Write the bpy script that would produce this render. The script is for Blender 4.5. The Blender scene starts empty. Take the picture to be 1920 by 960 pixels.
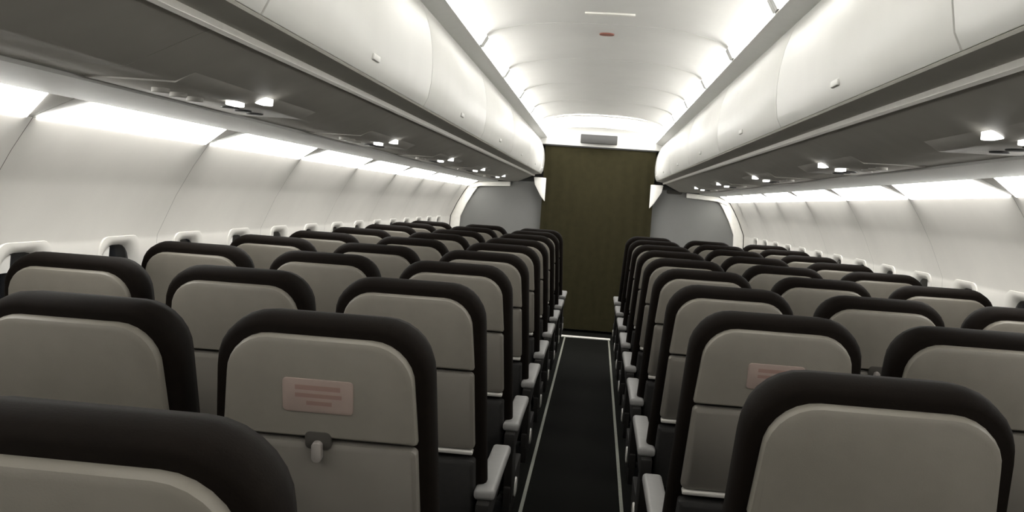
import bpy, bmesh, math, random
from mathutils import Vector, Matrix
random.seed(7)
scene = bpy.context.scene
COL = scene.collection

# ---------------------------------------------------------------- camera
F_PX = 1750.0
VPX, VPY, ROLL = 162.0, 95.0, math.radians(4.2)      # vanishing point off the image centre, roll
CAM = Vector((0.02, 0.0, 1.40))
a = Vector((VPX, VPY, -F_PX)).normalized()
b = Vector((math.sin(ROLL), math.cos(ROLL), 0)); b = (b - a * b.dot(a)).normalized()
c = a.cross(b)
Mw = Matrix((c, a, b))                                # rows: world X, Y, Z in camera coordinates = camera-to-world
cd = bpy.data.cameras.new('camera'); cam = bpy.data.objects.new('camera', cd); COL.objects.link(cam)
cam.matrix_world = Matrix.Translation(CAM) @ Mw.to_4x4()
cd.sensor_width = 36.0; cd.lens = F_PX / 1920.0 * 36.0; cd.clip_start = 0.02; cd.clip_end = 100
scene.camera = cam

# ---------------------------------------------------------------- world (night outside), exposure
w = bpy.data.worlds.new('night'); scene.world = w; w.use_nodes = True
w.node_tree.nodes['Background'].inputs[0].default_value = (0.0, 0.0, 0.0, 1)
w.node_tree.nodes['Background'].inputs[1].default_value = 0.0
vs = scene.view_settings
vs.view_transform = 'Standard'; vs.look = 'None'; vs.gamma = 1.0; vs.use_curve_mapping = False
vs.exposure = 0.0
E_COVE, E_SIDE, E_END, E_SIGN = 21.0, 14.5, 6.0, 3.5     # the cabin's own lamps

# ---------------------------------------------------------------- materials
MATS = {}
def mat(name, col, rough=0.6, metal=0.0, var=0.06, scale=30.0, bump=0.0, bscale=200.0, spec=0.4, emit=None, es=0.0):
    m = bpy.data.materials.new(name); m.use_nodes = True
    nt = m.node_tree; p = nt.nodes['Principled BSDF']
    p.inputs['Roughness'].default_value = rough; p.inputs['Metallic'].default_value = metal
    p.inputs['Specular IOR Level'].default_value = spec
    tc = nt.nodes.new('ShaderNodeTexCoord')
    n = nt.nodes.new('ShaderNodeTexNoise'); n.inputs['Scale'].default_value = scale; n.inputs['Detail'].default_value = 4
    nt.links.new(tc.outputs['Object'], n.inputs['Vector'])
    r = nt.nodes.new('ShaderNodeValToRGB')
    r.color_ramp.elements[0].position = 0.3; r.color_ramp.elements[1].position = 0.7
    r.color_ramp.elements[0].color = (*[x * (1 - var) for x in col], 1)
    r.color_ramp.elements[1].color = (*[min(1, x * (1 + var)) for x in col], 1)
    nt.links.new(n.outputs['Fac'], r.inputs['Fac']); nt.links.new(r.outputs['Color'], p.inputs['Base Color'])
    if bump > 0:
        n2 = nt.nodes.new('ShaderNodeTexNoise'); n2.inputs['Scale'].default_value = bscale
        nt.links.new(tc.outputs['Object'], n2.inputs['Vector'])
        bp = nt.nodes.new('ShaderNodeBump'); bp.inputs['Strength'].default_value = bump; bp.inputs['Distance'].default_value = 0.002
        nt.links.new(n2.outputs['Fac'], bp.inputs['Height']); nt.links.new(bp.outputs['Normal'], p.inputs['Normal'])
    if emit:
        p.inputs['Emission Color'].default_value = (*emit, 1); p.inputs['Emission Strength'].default_value = es
    MATS[name] = m
    return m
mat('carpet', (0.0028, 0.0029, 0.0020), 0.95, var=0.25, scale=160, bump=0.4, bscale=500, spec=0.1)
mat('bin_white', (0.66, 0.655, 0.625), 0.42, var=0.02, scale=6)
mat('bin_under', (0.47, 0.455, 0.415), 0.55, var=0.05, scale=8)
mat('bin_rail', (0.42, 0.41, 0.37), 0.55, var=0.05, scale=8)
mat('trim_pale', (0.88, 0.86, 0.81), 0.4, var=0.03)
mat('psu_grey', (0.44, 0.425, 0.39), 0.5, var=0.05, scale=20)
mat('valance', (0.62, 0.62, 0.60), 0.5, var=0.02)
mat('ceiling_white', (0.84, 0.83, 0.80), 0.5, var=0.02, scale=4)
mat('wall_white', (0.70, 0.68, 0.64), 0.55, var=0.03, scale=5)
mat('wall_low', (0.25, 0.24, 0.22), 0.7, var=0.05, scale=20)
mat('partition_grey', (0.165, 0.166, 0.158), 0.6, var=0.03, scale=6)
mat('curtain_olive', (0.024, 0.0212, 0.0098), 0.95, var=0.12, scale=14, bump=0.3, bscale=300, spec=0.1)
mat('seat_dark', (0.0045, 0.0030, 0.0020), 0.8, var=0.15, scale=40, bump=0.15, bscale=300, spec=0.07)
mat('seat_grey', (0.158, 0.145, 0.121), 0.5, var=0.04, scale=25, bump=0.08, bscale=400)
mat('tray_grey', (0.148, 0.136, 0.117), 0.42, var=0.03, scale=18)
mat('tray_edge', (0.42, 0.405, 0.375), 0.35, var=0.03)
mat('pocket_dark', (0.012, 0.011, 0.010), 0.8, var=0.15, scale=60)
mat('arm_pale', (0.19, 0.185, 0.18), 0.5, var=0.04)
mat('arm_dark', (0.010, 0.009, 0.008), 0.7, spec=0.2, var=0.1)
mat('metal', (0.55, 0.55, 0.54), 0.3, metal=0.8, var=0.04)
mat('frame_dark', (0.05, 0.05, 0.05), 0.5, metal=0.3)
mat('recess', (0.04, 0.036, 0.03), 0.7)
mat('latch', (0.22, 0.20, 0.185), 0.4)
mat('pane', (0.012, 0.013, 0.015), 0.08, var=0.02, spec=0.6)
mat('shade', (0.70, 0.69, 0.66), 0.55, var=0.02)
mat('sign_dark', (0.03, 0.0295, 0.0265), 0.5)
mat('redmark', (0.30, 0.12, 0.09), 0.6)
mat('strip_pale', (0.22, 0.225, 0.19), 0.6, var=0.1, scale=60)
mat('hull', (0.1, 0.1, 0.1), 0.9)
WARM = (1.0, 0.985, 0.94)
mat('lamp_cove', (0.8, 0.8, 0.78), 0.5, emit=WARM, es=E_COVE)
mat('lamp_side', (0.8, 0.8, 0.78), 0.5, emit=WARM, es=E_SIDE)
mat('lamp_end', (0.8, 0.8, 0.78), 0.5, emit=(1.0, 0.98, 0.97), es=E_END)
mat('lamp_sign', (0.8, 0.8, 0.78), 0.5, emit=(1.0, 0.98, 0.93), es=E_SIGN)
def placard_mat():
    m = mat('placard', (0.235, 0.18, 0.155), 0.6, var=0.05, scale=30)
    nt = m.node_tree; p = nt.nodes['Principled BSDF']; base = p.inputs['Base Color'].links[0].from_socket
    tc = nt.nodes.new('ShaderNodeTexCoord'); s = nt.nodes.new('ShaderNodeSeparateXYZ')
    nt.links.new(tc.outputs['Generated'], s.inputs[0])
    def band(sock, lo, hi):
        g = nt.nodes.new('ShaderNodeMath'); g.operation = 'GREATER_THAN'; g.inputs[1].default_value = lo; nt.links.new(sock, g.inputs[0])
        l = nt.nodes.new('ShaderNodeMath'); l.operation = 'LESS_THAN'; l.inputs[1].default_value = hi; nt.links.new(sock, l.inputs[0])
        x = nt.nodes.new('ShaderNodeMath'); x.operation = 'MULTIPLY'; nt.links.new(g.outputs[0], x.inputs[0]); nt.links.new(l.outputs[0], x.inputs[1])
        return x.outputs[0]
    def comb(op, p1, p2):
        x = nt.nodes.new('ShaderNodeMath'); x.operation = op; x.use_clamp = True; nt.links.new(p1, x.inputs[0]); nt.links.new(p2, x.inputs[1]); return x.outputs[0]
    X, Z = s.outputs['X'], s.outputs['Z']
    m1 = comb('MULTIPLY', band(X, .18, .82), band(Z, .66, .80))
    m2 = comb('MULTIPLY', band(X, .18, .84), band(Z, .44, .56))
    m3 = comb('MULTIPLY', band(X, .34, .70), band(Z, .22, .34))
    k = comb('ADD', comb('ADD', m1, m2), m3)
    mx = nt.nodes.new('ShaderNodeMix'); mx.data_type = 'RGBA'
    nt.links.new(k, mx.inputs[0]); nt.links.new(base, mx.inputs[6]); mx.inputs[7].default_value = (0.19, 0.118, 0.098, 1)
    nt.links.new(mx.outputs[2], p.inputs['Base Color'])
placard_mat()

# ---------------------------------------------------------------- mesh helpers
class MB:
    def __init__(s): s.v = []; s.f = []
    def add(s, vs_, fs):
        o = len(s.v); s.v += [tuple(x) for x in vs_]; s.f += [tuple(i + o for i in f) for f in fs]; return s
    def box(s, x0, x1, y0, y1, z0, z1):
        return s.add([(x0,y0,z0),(x1,y0,z0),(x1,y1,z0),(x0,y1,z0),(x0,y0,z1),(x1,y0,z1),(x1,y1,z1),(x0,y1,z1)],
                     [(0,3,2,1),(4,5,6,7),(0,1,5,4),(1,2,6,5),(2,3,7,6),(3,0,4,7)])
    def loft(s, loops, cap0=True, cap1=True):
        n = len(loops[0]); o = []
        for lp in loops: o += list(lp)
        fs = []
        for k in range(len(loops) - 1):
            for i in range(n):
                j = (i + 1) % n
                fs.append((k*n+i, k*n+j, (k+1)*n+j, (k+1)*n+i))
        if cap0: fs.append(tuple(reversed(range(n))))
        if cap1: fs.append(tuple((len(loops)-1)*n + i for i in range(n)))
        return s.add(o, fs)
    def prism(s, prof, y0, y1):                      # closed profile (x, z) pushed along y
        return s.loft([[(x, y0, z) for x, z in prof], [(x, y1, z) for x, z in prof]])
    def tube(s, p, q, r, n=10):
        p = Vector(p); q = Vector(q); d = (q - p).normalized()
        u = d.orthogonal().normalized(); v = d.cross(u)
        ring = lambda c_: [c_ + u * (r*math.cos(2*math.pi*i/n)) + v * (r*math.sin(2*math.pi*i/n)) for i in range(n)]
        return s.loft([ring(p), ring(q)])
    def mesh(s, name, m, bevel=0.0, seg=2):
        me = bpy.data.meshes.new(name); me.from_pydata(s.v, [], s.f)
        bm = bmesh.new(); bm.from_mesh(me)
        bmesh.ops.recalc_face_normals(bm, faces=bm.faces)
        if bevel > 0:
            es = [e for e in bm.edges if len(e.link_faces) == 2 and e.calc_face_angle() > 0.6]
            bmesh.ops.bevel(bm, geom=es, offset=bevel, segments=seg, profile=0.5, affect='EDGES', clamp_overlap=True)
        for f in bm.faces: f.smooth = True
        bm.to_mesh(me); bm.free()
        me.set_sharp_from_angle(angle=math.radians(38))
        me.materials.append(MATS[m]); return me
def ob(name, me, parent=None, loc=None):
    o = bpy.data.objects.new(name, me); COL.objects.link(o)
    if parent: o.parent = parent
    if loc: o.location = loc
    return o
def tag(o, label, cat, group=None):
    o['label'] = label; o['category'] = cat
    if group: o['group'] = group
    return o
def struct(o, label=None, cat=None):
    o['kind'] = 'structure'
    if label: o['label'] = label
    if cat: o['category'] = cat
    return o
def thick(prof, t):                                   # open profile -> closed one, thickened by t to the left of its direction
    out = []
    for i, (x, z) in enumerate(prof):
        p0 = prof[max(0, i-1)]; p1 = prof[min(len(prof)-1, i+1)]
        dx, dz = p1[0]-p0[0], p1[1]-p0[1]; l = math.hypot(dx, dz)
        out.append((x - dz/l*t, z + dx/l*t))
    return list(prof) + out[::-1]
def mir(prof, s): return [(s*x, z) for x, z in prof]

Y0, YE = -1.60, 10.40                                 # the length of cabin that is built
YB = 10.225                                           # where the bins end
STEP = 1.07; JOINTS = [4.40 + STEP*k for k in range(-5, 6)]   # panel joints
def cells():
    js = [j for j in [4.40 + STEP*k for k in range(-6, 7)] if Y0 < j < YB - 0.1]
    return list(zip([Y0] + js, js + [YB]))
ORD = ['first', 'second', 'third', 'fourth', 'fifth', 'sixth', 'seventh', 'eighth', 'ninth', 'tenth', 'eleventh', 'twelfth', 'thirteenth']
SIDE = {-1: 'left', 1: 'right'}

# ---------------------------------------------------------------- the shell: floor, walls, ceiling, ends
fl = ob('floor', MB().box(-1.75, 1.75, Y0, YE, -0.04, 0.0).mesh('floor', 'carpet'))
struct(fl, 'dark carpet of the cabin floor and its narrow aisle', 'floor')
for s in (-1, 1):
    t = ob('trim_1' if s < 0 else 'trim_2', MB().box(s*0.221, s*0.237, 0.2, 9.78, 0.0, 0.006).mesh('floor_strip', 'strip_pale'))
    struct(t, f'pale guide strip along the {SIDE[s]} edge of the aisle carpet', 'floor strip')
t = ob('trim_3', MB().box(-0.30, 0.245, 9.74, 9.82, 0.0, 0.012).mesh('threshold', 'trim_pale', 0.003))
struct(t, 'pale threshold strip across the far end of the aisle', 'threshold')

CEIL = [(-0.556,2.158),(-0.52,2.184),(-0.45,2.203),(-0.36,2.222),(-0.24,2.234),(-0.12,2.239),(0,2.240),(0.12,2.239),(0.24,2.234),(0.36,2.222),(0.45,2.203),(0.52,2.184),(0.556,2.158)]
ce = ob('ceiling', MB().prism([(-0.75,2.30),(0.75,2.30),(0.75,2.34),(-0.75,2.34)], Y0, YE).mesh('ceiling', 'hull'))
struct(ce, 'curved pale ceiling of panels above the aisle', 'ceiling')
for y0, y1 in cells():
    ob('ceiling_panel', MB().prism(thick(CEIL, 0.015), y0 + 0.003, y1 - 0.003).mesh('ceiling_panel', 'ceiling_white'), ce)
ob('ceiling_panel', MB().prism(thick(CEIL, 0.015), YB + 0.003, YE).mesh('ceiling_panel', 'ceiling_white'), ce)

WALL = [(1.42,1.526),(1.475,1.44),(1.535,1.33),(1.60,1.18),(1.615,0.84),(1.605,0.50),(1.57,0.0)]
WIN_Z = 4; wins = {-1: [], 1: []}
def wall_pt(k):                                       # k: 0..1 along the window segment (1.60,1.18)-(1.615,0.84)
    return (1.60 + 0.015*k, 1.18 - 0.34*k)
HW = 0.115                                            # half width of a window hole
for s in (-1, 1):
    wl = ob('wall_left' if s < 0 else 'wall_right', MB().prism(mir([(1.66,0.0),(1.70,0.0),(1.70,2.34),(1.66,2.34)], s), Y0, YE).mesh('hull', 'hull'))
    struct(wl, f'pale curved {SIDE[s]} side wall of the cabin with small windows', 'wall')
    for y0, y1 in cells():
        prof = [p for p in WALL if p[1] > 1.2] + [wall_pt(0), wall_pt(0.04), wall_pt(0.94), wall_pt(1)] + [p for p in WALL if p[1] < 0.8]
        n = len(prof); hole = len([p for p in WALL if p[1] > 1.2]) + 1
        yw = [yc for yc in (y0 + 0.2675 - (0.0 if y1 < YB else 0), y0 + 0.8025) if yc + HW < y1 - 0.05] if y1 - y0 > 0.5 else []
        if y0 == Y0: yw = [yc for yc in (y1 - 0.8025, y1 - 0.2675) if yc - HW > Y0 + 0.05]
        cuts = [y0 + 0.001] + [q for yc in yw for q in (yc - HW, yc + HW)] + [y1 - 0.001]
        vsx = [(s*x, y, z) for y in cuts for x, z in prof]; fs = []
        for i in range(len(cuts) - 1):
            for j in range(n - 1):
                if i % 2 == 1 and j == hole: continue
                fs.append((i*n+j, i*n+j+1, (i+1)*n+j+1, (i+1)*n+j))
        ob('sidewall_panel', MB().add(vsx, fs).mesh('sidewall_panel', 'wall_white'), wl)
        wins[s] += yw
# dado rail and air grille low on the wall
def rrect(hx, hz, r, n=5):
    pts = []
    for cx, cz, a0 in ((hx-r, hz-r, 0), (-hx+r, hz-r, 90), (-hx+r, -hz+r, 180), (hx-r, -hz+r, 270)):
        for i in range(n + 1):
            t_ = math.radians(a0 + 90*i/n); pts.append((cx + r*math.cos(t_), cz + r*math.sin(t_)))
    return pts
wn = 0
zc0 = wall_pt(0.49); hzz = 0.45*math.hypot(0.015, 0.34)
for s in (-1, 1):
    for i, yc in enumerate(wins[s]):
        wn += 1
        def P(u_, v_, d_):                            # u along the cabin, v up the wall, d outwards
            k = 0.49 - v_/0.3403
            x, z = wall_pt(k); return (s*(x + d_), yc + u_, z)
        fr = MB(); lo = []
        for hx, hz, r, d_ in ((HW+.022, hzz+.020, .05, .001), (HW+.020, hzz+.018, .05, -.004), (HW+.006, hzz+.006, .06, -.004), (HW-.010, hzz-.010, .07, .006), (HW-.016, hzz-.014, .075, .018)):
            lo.append([P(u_, v_, d_) for u_, v_ in rrect(hx, hz, r)])
        fr.loft(lo, False, False)
        wo = ob(f'window_{wn}', fr.mesh('window_frame', 'wall_white'))
        struct(wo, f'rounded cabin window in the {SIDE[s]} wall, {ORD[min(i, 19)] if i < 13 else str(i+1)+"th"} from the camera end', 'window')
        ob('pane', MB().loft([[P(u_, v_, .017) for u_, v_ in rrect(HW-.015, hzz-.013, .075)], [P(u_, v_, .022) for u_, v_ in rrect(HW-.015, hzz-.013, .075)]]).mesh('pane', 'pane'), wo)
        hsh = 0.30
        ob('window_shade', MB().loft([[P(u_, v_, d_) for u_, v_ in ((-HW+.03, hzz-.03), (-.045, hzz-.018), (-.045, hzz-.02-hsh*0.16), (-HW+.02, hzz-.02-hsh*0.16))] for d_ in (.012, .0165)]).mesh('window_shade', 'shade'), wo)

# end wall, lintel, partitions
we = ob('wall_front', MB().box(-1.70, 1.70, YE, YE + 0.05, 0, 2.34).mesh('wall_front', 'partition_grey'))
struct(we, 'wall closing the far end of the cabin', 'wall')
lin = ob('trim_4', MB().box(-0.68, 0.68, 10.16, 10.30, 2.025, 2.245).mesh('lintel', 'bin_white', 0.006))
struct(lin, 'white lintel above the dark curtain at the far end', 'lintel')
wb = ob('wall_back', MB().box(-1.70, 1.70, Y0 - 0.05, Y0, 0, 2.34).mesh('wall_back', 'partition_grey'))
struct(wb, 'wall closing the cabin behind the camera', 'wall')
for s in (-1, 1):
    e = ob('cabin_partition', None); e.location = (0, 10.30, 0)
    tag(e, f'grey partition panel {SIDE[s]} of the curtain at the end of the cabin', 'partition', 'partitions at the end of the cabin')
    prof = [(0.575, 0.0), (0.575, 1.62), (1.0, 1.60), (1.30, 1.585)] + [(x-0.006, z) for x, z in WALL]
    ob('panel', MB().prism(mir(prof, s), -0.02, 0.02).mesh('panel', 'partition_grey'), e)
    inner = [(x-0.11, z) for x, z in WALL if z > 0.8]
    outer = [(x-0.004, z) for x, z in WALL if z > 0.8]
    ob('side_trim', MB().prism(mir(outer + inner[::-1], s), -0.06, -0.02).mesh('side_trim', 'trim_pale', 0.006), e)
    ob('top_trim', MB().prism(mir([(0.96,1.545),(0.96,1.595),(1.30,1.575),(1.41,1.53),(1.40,1.49),(1.29,1.525)], s), -0.075, -0.02).mesh('top_trim', 'trim_pale', 0.006), e)
    ob('corner_bracket', MB().prism(mir([(0.565,1.40),(0.565,1.66),(0.70,1.66),(0.685,1.58),(0.615,1.46)], s), -0.135, -0.118).mesh('corner_bracket', 'trim_pale', 0.008), e)

    if s > 0: ob('dark_grille', MB().loft([[(0.83+u_, y_, 1.60+v_) for u_, v_ in rrect(.085, .024, .022)] for y_ in (-.028, -.02)]).mesh('dark_grille', 'recess'), e)

# ---------------------------------------------------------------- curtain
cu = ob('curtain', None); cu.location = (0, 10.20, 0)
tag(cu, 'dark olive curtain closing the doorway at the far end of the aisle', 'curtain')
NX, NZ = 96, 10; v = []; f = []
for side_ in (0, 1):
    for iz in range(NZ + 1):
        for ix in range(NX + 1):
            x = -0.60 + 1.20*ix/NX; z = 0.03 + 1.985*iz/NZ
            y = 0.006*math.sin(ix*0.62 + 0.6*math.sin(ix*0.13)) * (1.1 - 0.55*iz/NZ) + 0.004*side_
            v.append((x, y, z))
W_ = NX + 1; o2 = W_*(NZ+1)
for iz in range(NZ):
    for ix in range(NX):
        q = (iz*W_+ix, iz*W_+ix+1, (iz+1)*W_+ix+1, (iz+1)*W_+ix); f.append(q); f.append(tuple(o2 + i for i in q[::-1]))
ob('cloth', MB().add(v, f).mesh('cloth', 'curtain_olive'), cu)
ob('rail', MB().box(-0.61, 0.61, -0.02, 0.02, 2.012, 2.026).mesh('rail', 'frame_dark', 0.003), cu)
sg = ob('exit_sign', MB().box(-0.22, 0.17, 10.06, 10.13, 2.055, 2.148).mesh('exit_sign', 'sign_dark', 0.006))
tag(sg, 'dark grey sign box hanging above the curtain under the ceiling end', 'sign')

# ---------------------------------------------------------------- lights of the cabin
n = 0
for s in (-1, 1):
    va = ob('trim_5' if s < 0 else 'trim_6', MB().prism(mir([(0.665,2.078),(0.582,2.100),(0.585,2.112),(0.67,2.13)], s), Y0, YB).mesh('valance', 'valance', 0.002))
    struct(va, f'grey ledge above the {SIDE[s]} overhead bins below the ceiling light', 'valance')
    bk = ob('trim_7' if s < 0 else 'trim_8', MB().prism(mir([(0.59,2.112),(0.562,2.162),(0.58,2.20),(0.64,2.13)], s), Y0, YB).mesh('cove_back', 'ceiling_white'))
    struct(bk, f'white light cove along the {SIDE[s]} edge of the ceiling', 'light cove')
    kk = 0
    for y0, y1 in cells():
        if y1 - y0 < 0.3: continue
        e = ob('cove_light', None); e.location = (s*0.56, (y0+y1)/2, 2.13); h = (y1-y0)/2
        kk += 1
        tag(e, f'bright ceiling cove light tube on the {SIDE[s]}, {ORD[kk-1]} counted from the camera end', 'ceiling light', 'ceiling cove lights')
        L = [(0.590,2.1125),(0.577,2.107),(0.552,2.152),(0.562,2.160)]
        pl = [(x*s - s*0.56, z-2.13) for x, z in L]
        ob('lens', MB().prism(pl, -h+0.045, h-0.045).mesh('cove_lens', 'lamp_cove', 0.002), e)
        for d in (-1, 1):
            ya, yb = sorted((d*(h-0.045), d*(h-0.003)))
            ob('end_cap', MB().prism([(x*1.02, z) for x, z in pl], ya, yb).mesh('cove_cap', 'valance'), e)
    kk = 0
    for y0, y1 in cells():
        if y1 - y0 < 0.3: continue
        e = ob('sidewall_light', None); e.location = (s*1.36, (y0+y1)/2, 1.555); h = (y1-y0)/2; kk += 1
        tag(e, f'bright wall wash light under the {SIDE[s]} bins, {ORD[kk-1]} counted from the camera end', 'wall light', 'sidewall lights under the bins')
        A = [(1.302,1.586),(1.300,1.577),(1.418,1.522),(1.422,1.531)]
        pl = [(s*(x-1.36), z-1.555) for x, z in A]
        # slanted ends: the inboard edge stops short of the wall edge
        a0 = [(pl[0][0], -h+.10, pl[0][1]), (pl[1][0], -h+.10, pl[1][1]), (pl[2][0], -h+.015, pl[2][1]), (pl[3][0], -h+.015, pl[3][1])]
        a1 = [(pl[0][0], h-.13, pl[0][1]), (pl[1][0], h-.13, pl[1][1]), (pl[2][0], h-.03, pl[2][1]), (pl[3][0], h-.03, pl[3][1])]
        ob('lens', MB().loft([a0, a1]).mesh('side_lens', 'lamp_side', 0.002), e)
        q = [(s*(x-1.36), z-1.555+0.006) for x, z in ((1.298,1.60),(1.298,1.579),(1.424,1.521),(1.43,1.55))]
        ob('housing', MB().prism(q, -h+0.002, h-0.002).mesh('side_housing', 'wall_white'), e)
el = ob('ceiling_light', None); el.location = (0, 9.40, 2.215)
tag(el, 'wide bright ceiling light panel in front of the curtain', 'ceiling light')
ob('lens', MB().prism([(-0.44,-0.024),(-0.3,0.0),(0,0.012),(0.3,0.0),(0.44,-0.024),(0.44,-0.012),(0.3,0.008),(0,0.020),(-0.3,0.008),(-0.44,-0.012)], -0.60, 0.60).mesh('end_lens', 'lamp_end'), el)
for y_ in (-0.63, 0.60): ob('frame', MB().prism([(-0.45,-0.03),(-0.3,-0.003),(0,0.009),(0.3,-0.003),(0.45,-0.03),(0.45,-0.012),(0.3,0.008),(0,0.02),(-0.3,0.008),(-0.45,-0.012)], y_, y_+0.03).mesh('end_frame', 'ceiling_white'), el)
pk = ob('ceiling_placard', MB().loft([[(0.0+u_, 4.65+v_, z) for u_, v_ in rrect(.036, .03, .028)] for z in (2.2405, 2.234)]).mesh('ceiling_placard', 'redmark'))
tag(pk, 'small reddish oval marking on the centre of the ceiling', 'placard')
pk = ob('ceiling_strip', MB().box(-0.10, 0.12, 4.14, 4.175, 2.231, 2.240).mesh('ceiling_strip', 'trim_pale', 0.003))
tag(pk, 'narrow pale strip across the ceiling panel joint', 'ceiling strip')

# ---------------------------------------------------------------- overhead bins
DOOR = [(0.622,1.707),(0.607,1.738),(0.599,1.79),(0.597,1.85),(0.602,1.91),(0.613,1.97),(0.632,2.03),(0.662,2.084)]
BL = 1.60
for s in (-1, 1):
    seams = [y for y in [1.69 + BL*k for k in range(-3, 7)] if Y0 < y < YB - 0.3]
    for i, (y0, y1) in enumerate(zip([Y0] + seams, seams + [YB])):
        e = ob('overhead_bin', None); ym = (y0+y1)/2; e.location = (0, ym, 0); h = (y1-y0)/2
        tag(e, f'white closed overhead bin above the {SIDE[s]} seats, {ORD[i]} counted from the camera end', 'overhead bin', 'overhead bins')
        body = [(0.625,1.712),(0.70,1.700),(0.71,1.680),(0.88,1.600),(1.08,1.602),(1.30,1.586),(1.34,1.70),(1.20,2.06),(0.70,2.09),(0.635,1.98)]
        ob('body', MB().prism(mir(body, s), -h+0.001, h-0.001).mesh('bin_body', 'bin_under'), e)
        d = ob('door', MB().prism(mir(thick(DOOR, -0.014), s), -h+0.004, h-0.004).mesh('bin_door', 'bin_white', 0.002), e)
        ob('door_latch', MB().box(*sorted((s*0.598, s*0.610)), -0.035, 0.035, 1.745, 1.763).mesh('bin_latch', 'bin_white', 0.004), d)
        ob('lower_rail', MB().prism(mir([(0.622,1.705),(0.626,1.700),(0.698,1.688),(0.70,1.700),(0.63,1.712)], s), -h, h).mesh('bin_rail', 'bin_rail'), e)
        ob('lip_trim', MB().prism(mir([(0.694,1.694),(0.694,1.675),(0.702,1.670),(0.712,1.690)], s), -h, h).mesh('bin_lip', 'trim_pale'), e)
        ob('outer_rail', MB().prism(mir([(1.095,1.592),(1.30,1.577),(1.302,1.59),(1.095,1.605)], s), -h, h).mesh('bin_outer', 'valance'), e)
# service units with two lit signs each
for s, ys in ((-1, [0.79, 2.32, 3.85, 5.38, 6.90, 8.43]), (1, [0.55, 2.08, 3.61, 5.15, 6.70, 8.22])):
    for i, y in enumerate(ys):
        e = ob('passenger_service_unit', None); e.location = (s*0.95, y, 1.600)
        tag(e, f'grey overhead service panel with two lit signs under the {SIDE[s]} bins, {ORD[i]} from the camera', 'service panel', 'service panels under the bins')
        ob('panel', MB().prism(mir([(-0.13,0.034),(-0.13,0.030),(-0.07,-0.004),(0.13,-0.003),(0.13,0.02)], s), -0.42, 0.42).mesh('psu_panel', 'psu_grey', 0.002), e)
        for x in (-0.093, -0.048):
            d = ob('lit_sign', MB().loft([[(u_, v_*1.0, z) for u_, v_ in rrect(.0145, .034, .011)] for z in (0.012, -0.012)]).mesh('lit_sign', 'lamp_sign', 0.002), e)
            d.location = (s*x, 0.04 if x < -0.08 else -0.04, 0.012 if x < -0.08 else -0.002)
        for k in range(3):
            nz = ob('air_nozzle', MB().tube((s*0.03, -0.28+0.09*k, 0.0), (s*0.03, -0.28+0.09*k, -0.014), 0.02, 14).mesh('air_nozzle', 'psu_grey', 0.003), e)
        for k in range(3):
            nz = ob('reading_lamp', MB().tube((s*0.03, 0.12+0.09*k, 0.0), (s*0.03, 0.12+0.09*k, -0.008), 0.024, 14).mesh('reading_lamp', 'frame_dark', 0.003), e)

# ---------------------------------------------------------------- seats
TILT = math.radians(12.0); PIV = Vector((0, 0.168, 0.45))
def BP(s_, t_, n_):                                   # backrest frame: sideways, up the back, out of its rear face
    return (s_, -t_*math.sin(TILT) - n_*math.cos(TILT), t_*math.cos(TILT) - n_*math.sin(TILT))
def hw(t_): return 0.227 - (0.227-0.198)*max(0, min(1, (t_-0.1)/0.646))
def outline(t0, t1, ins, rt, rb, n=7, crown=0.0):
    rt = max(rt, 0.004); rb = max(rb, 0.003)
    pts = []
    def corner(cx, cz, r, a0):
        for i in range(n + 1):
            t_ = math.radians(a0 + 90*i/n); pts.append([cx + r*math.cos(t_), cz + r*math.sin(t_)])
    wt, wb_ = hw(t1) - ins, hw(t0) - ins
    corner(wt-rt, t1-rt, rt, 0); corner(-wt+rt, t1-rt, rt, 90); corner(-wb_+rb, t0+rb, rb, 180); corner(wb_-rb, t0+rb, rb, 270)
    return pts
def shell(loops):
    return MB().loft([[BP(x, t_, n_) for x, t_ in lp] for lp, n_ in loops])
M = {}
TOP = 0.728
M['backrest'] = shell([(outline(0.03, TOP-.03, .035, .07, .03), -.105), (outline(0.012, TOP-.010, .010, .088, .04), -.085), (outline(0.0, TOP, 0, .098, .04), -.05),
                       (outline(0.0, TOP, 0, .098, .04), -.022), (outline(0.004, TOP-.006, .006, .094, .04), -.006), (outline(0.012, TOP-.014, .014, .088, .036), 0.0)]).mesh('backrest', 'seat_dark')
def panel(t0, t1, ins, rt, rb, hgt, m, name):
    return shell([(outline(t0, t1, ins, rt, rb), -.002), (outline(t0, t1, ins, rt, rb), hgt*.45), (outline(t0+.002, t1-.003, ins+.003, rt-.002, rb-.001), hgt*.8),
                  (outline(t0+.006, t1-.012, ins+.011, rt-.008, rb-.002), hgt)]).mesh(name, m)
M['upper_panel'] = panel(0.513, 0.701, 0.030, 0.078, 0.006, 0.020, 'seat_grey', 'upper_panel')
M['tray_table'] = panel(0.290, 0.506, 0.030, 0.012, 0.014, 0.018, 'tray_grey', 'tray_table')
M['tray_edge'] = shell([(outline(0.280, 0.2895, 0.034, .004, .004), -.002), (outline(0.280, 0.2895, 0.034, .004, .004), .024)]).mesh('tray_edge', 'tray_edge', 0.002)
M['pocket'] = panel(0.05, 0.265, 0.028, 0.008, 0.02, 0.03, 'pocket_dark', 'literature_pocket')
def small(hx, t0, t1, n0, n1, m, name, r=0.006):
    tc_ = (t0+t1)/2
    return MB().loft([[BP(u_, tc_+v_, n_) for u_, v_ in rrect(hx, (t1-t0)/2, r)] for n_ in (n0, n1)]).mesh(name, m, 0.0015)
M['latch_recess'] = small(.024, .494, .528, .010, .0215, 'recess', 'latch_recess', .010)
M['tray_latch'] = small(.009, .474, .512, .018, .034, 'latch', 'tray_latch', .008)
M['placard'] = small(.064,   .565, .628, .015, .0225, 'placard', 'placard', .008)
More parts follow.
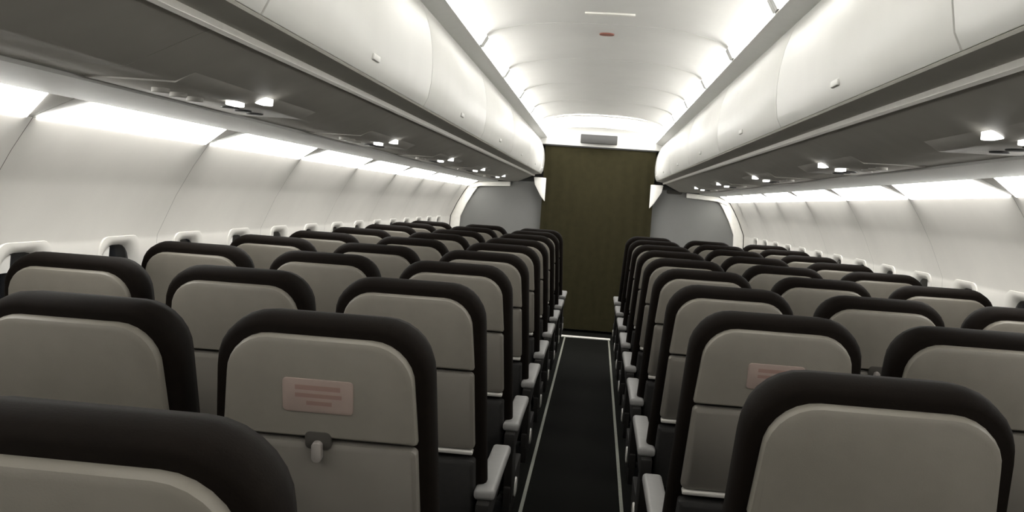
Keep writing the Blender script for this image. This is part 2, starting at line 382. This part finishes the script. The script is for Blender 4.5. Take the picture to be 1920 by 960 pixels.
cmb = MB().box(-0.198, 0.198, 0.10, 0.585, 0.345, 0.470)
M['seat_cushion'] = cmb.mesh('seat_cushion', 'seat_dark', 0.035, 4)
M['seat_beam'] = MB().box(-0.22, 0.22, 0.16, 0.24, 0.285, 0.335).box(-0.22, 0.22, 0.42, 0.48, 0.285, 0.335).mesh('seat_beam', 'frame_dark', 0.006)
def legm(y0, y1, nm):
    return MB().loft([[(x, y1 + dy, 0.0) for x, dy in ((-.02,-.03),(.02,-.03),(.02,.03),(-.02,.03))],
                      [(x, y1 + dy, 0.03) for x, dy in ((-.02,-.03),(.02,-.03),(.02,.03),(-.02,.03))],
                      [(x, y0 + dy, 0.30) for x, dy in ((-.014,-.02),(.014,-.02),(.014,.02),(-.014,.02))]]).mesh(nm, 'frame_dark', 0.004)
M['leg_rear'] = legm(0.20, 0.10, 'leg'); M['leg_front'] = legm(0.45, 0.47, 'leg')
M['armrest'] = MB().loft([[(x, y, z) for x, z in pr] for y, pr in ((0.06, [(-.018,.53),(.018,.53),(.018,.60),(-.018,.60)]), (0.16, [(-.019,.54),(.019,.54),(.019,.605),(-.019,.605)]), (0.50, [(-.018,.575),(.018,.575),(.018,.605),(-.018,.605)]))]).mesh('armrest', 'arm_dark', 0.006)
M['armrest_pad'] = MB().box(-.028, .028, 0.09, 0.565, .600, .632).mesh('armrest_pad', 'arm_pale', 0.011, 3)
M['arm_post'] = MB().loft([[(x, y, .335) for x, y in ((-.015,.13),(.015,.13),(.015,.30),(-.015,.30))], [(x, y, .57) for x, y in ((-.013,.09),(.013,.09),(.013,.19),(-.013,.19))]]).mesh('arm_post', 'arm_dark', 0.004)
M['armrest_in'] = MB().loft([[(x, y, z) for x, z in pr] for y, pr in ((0.262, [(-.016,.54),(.016,.54),(.016,.605),(-.016,.605)]), (0.50, [(-.016,.575),(.016,.575),(.016,.605),(-.016,.605)]))]).mesh('armrest_inner', 'arm_dark', 0.005)
M['armrest_pad_in'] = MB().box(-.021, .021, 0.258, 0.565, .600, .632).mesh('armrest_pad_inner', 'arm_pale', 0.010, 3)
M['arm_post_in'] = MB().loft([[(x, y, .335) for x, y in ((-.013,.265),(.013,.265),(.013,.38),(-.013,.38))], [(x, y, .57) for x, y in ((-.013,.27),(.013,.27),(.013,.33),(-.013,.33))]]).mesh('arm_post_inner', 'arm_dark', 0.004)
M['side_shroud'] = MB().loft([[(x, y, .27) for x, y in ((-.012,.12),(.012,.12),(.012,.54),(-.012,.54))], [(x, y, .40) for x, y in ((-.012,.10),(.012,.10),(.012,.56),(-.012,.56))]]).mesh('side_shroud', 'arm_dark', 0.004)
M['hinge_cap'] = MB().loft([[(x, 0.30+u_, 0.345+v_) for u_, v_ in rrect(.05, .03, .026)] for x in (-.019, .019)]).mesh('hinge_cap', 'tray_edge', 0.004)

COLS = {-1: [0.447, 0.905, 1.363], 1: [0.455, 0.912, 1.366]}; CN = ['aisle', 'middle', 'window']
def seat(side, r, ci, ytop, label, placard):
    e = ob('airplane_seat', None)
    e.location = (side*COLS[side][ci], ytop, 0)
    tag(e, label, 'seat', f'seats in rows {SIDE[side]} of the aisle')
    ob('seat_cushion', M['seat_cushion'], e); ob('seat_beam', M['seat_beam'], e)
    for x in (0.0,):
        ob('leg', M['leg_rear'], e); ob('leg', M['leg_front'], e)
    bk_ = ob('backrest', M['backrest'], e, PIV); bk_.rotation_euler.x = math.radians(random.uniform(-0.9, 0.9))
    ob('upper_panel', M['upper_panel'], bk_)
    ob('tray_table', M['tray_table'], bk_); ob('tray_edge', M['tray_edge'], bk_)
    ob('literature_pocket', M['pocket'], bk_); ob('latch_recess', M['latch_recess'], bk_); ob('tray_latch', M['tray_latch'], bk_)
    if placard:
        p_ = ob('placard', M['placard'], bk_); p_['label'] = 'pink printed placard'
    sides = [1] if ci else [-1, 1]                    # outboard armrest; the aisle seat also has one on the aisle
    for q in sides:
        x = side*q*((0.222 if q < 0 else 0.229) if ci < 2 else 0.19)
        k_ = '' if q < 0 else '_in'
        am = ob('armrest', M['armrest'+k_], e, (x, 0, 0)); ob('armrest_pad', M['armrest_pad'+k_], am)
        ob('arm_post', M['arm_post'+k_], e, (x, 0, 0))
        if q < 0:
            sh = ob('side_shroud', M['side_shroud'], e, (x, 0, 0)); ob('hinge_cap', M['hinge_cap'], sh)
PITCH = 0.76
for side, y_first, nrow in ((-1, 0.80, 10), (1, 1.39, 9)):
    for r in range(nrow):
        for ci in range(3):
            pl_ = (side == -1 and r == 1 and ci == 0) or (side == 1 and r == 1 and ci == 0)
            lab = f'grey-backed {CN[ci]} seat with dark edging, {SIDE[side]} of the aisle, {ORD[r]} row from the camera'
            if pl_: lab = f'grey-backed aisle seat with pink placard, {SIDE[side]} of the aisle, second row from the camera'
            seat(side, r, ci, y_first + PITCH*r - (0.03 if r == 0 else 0), lab, pl_)
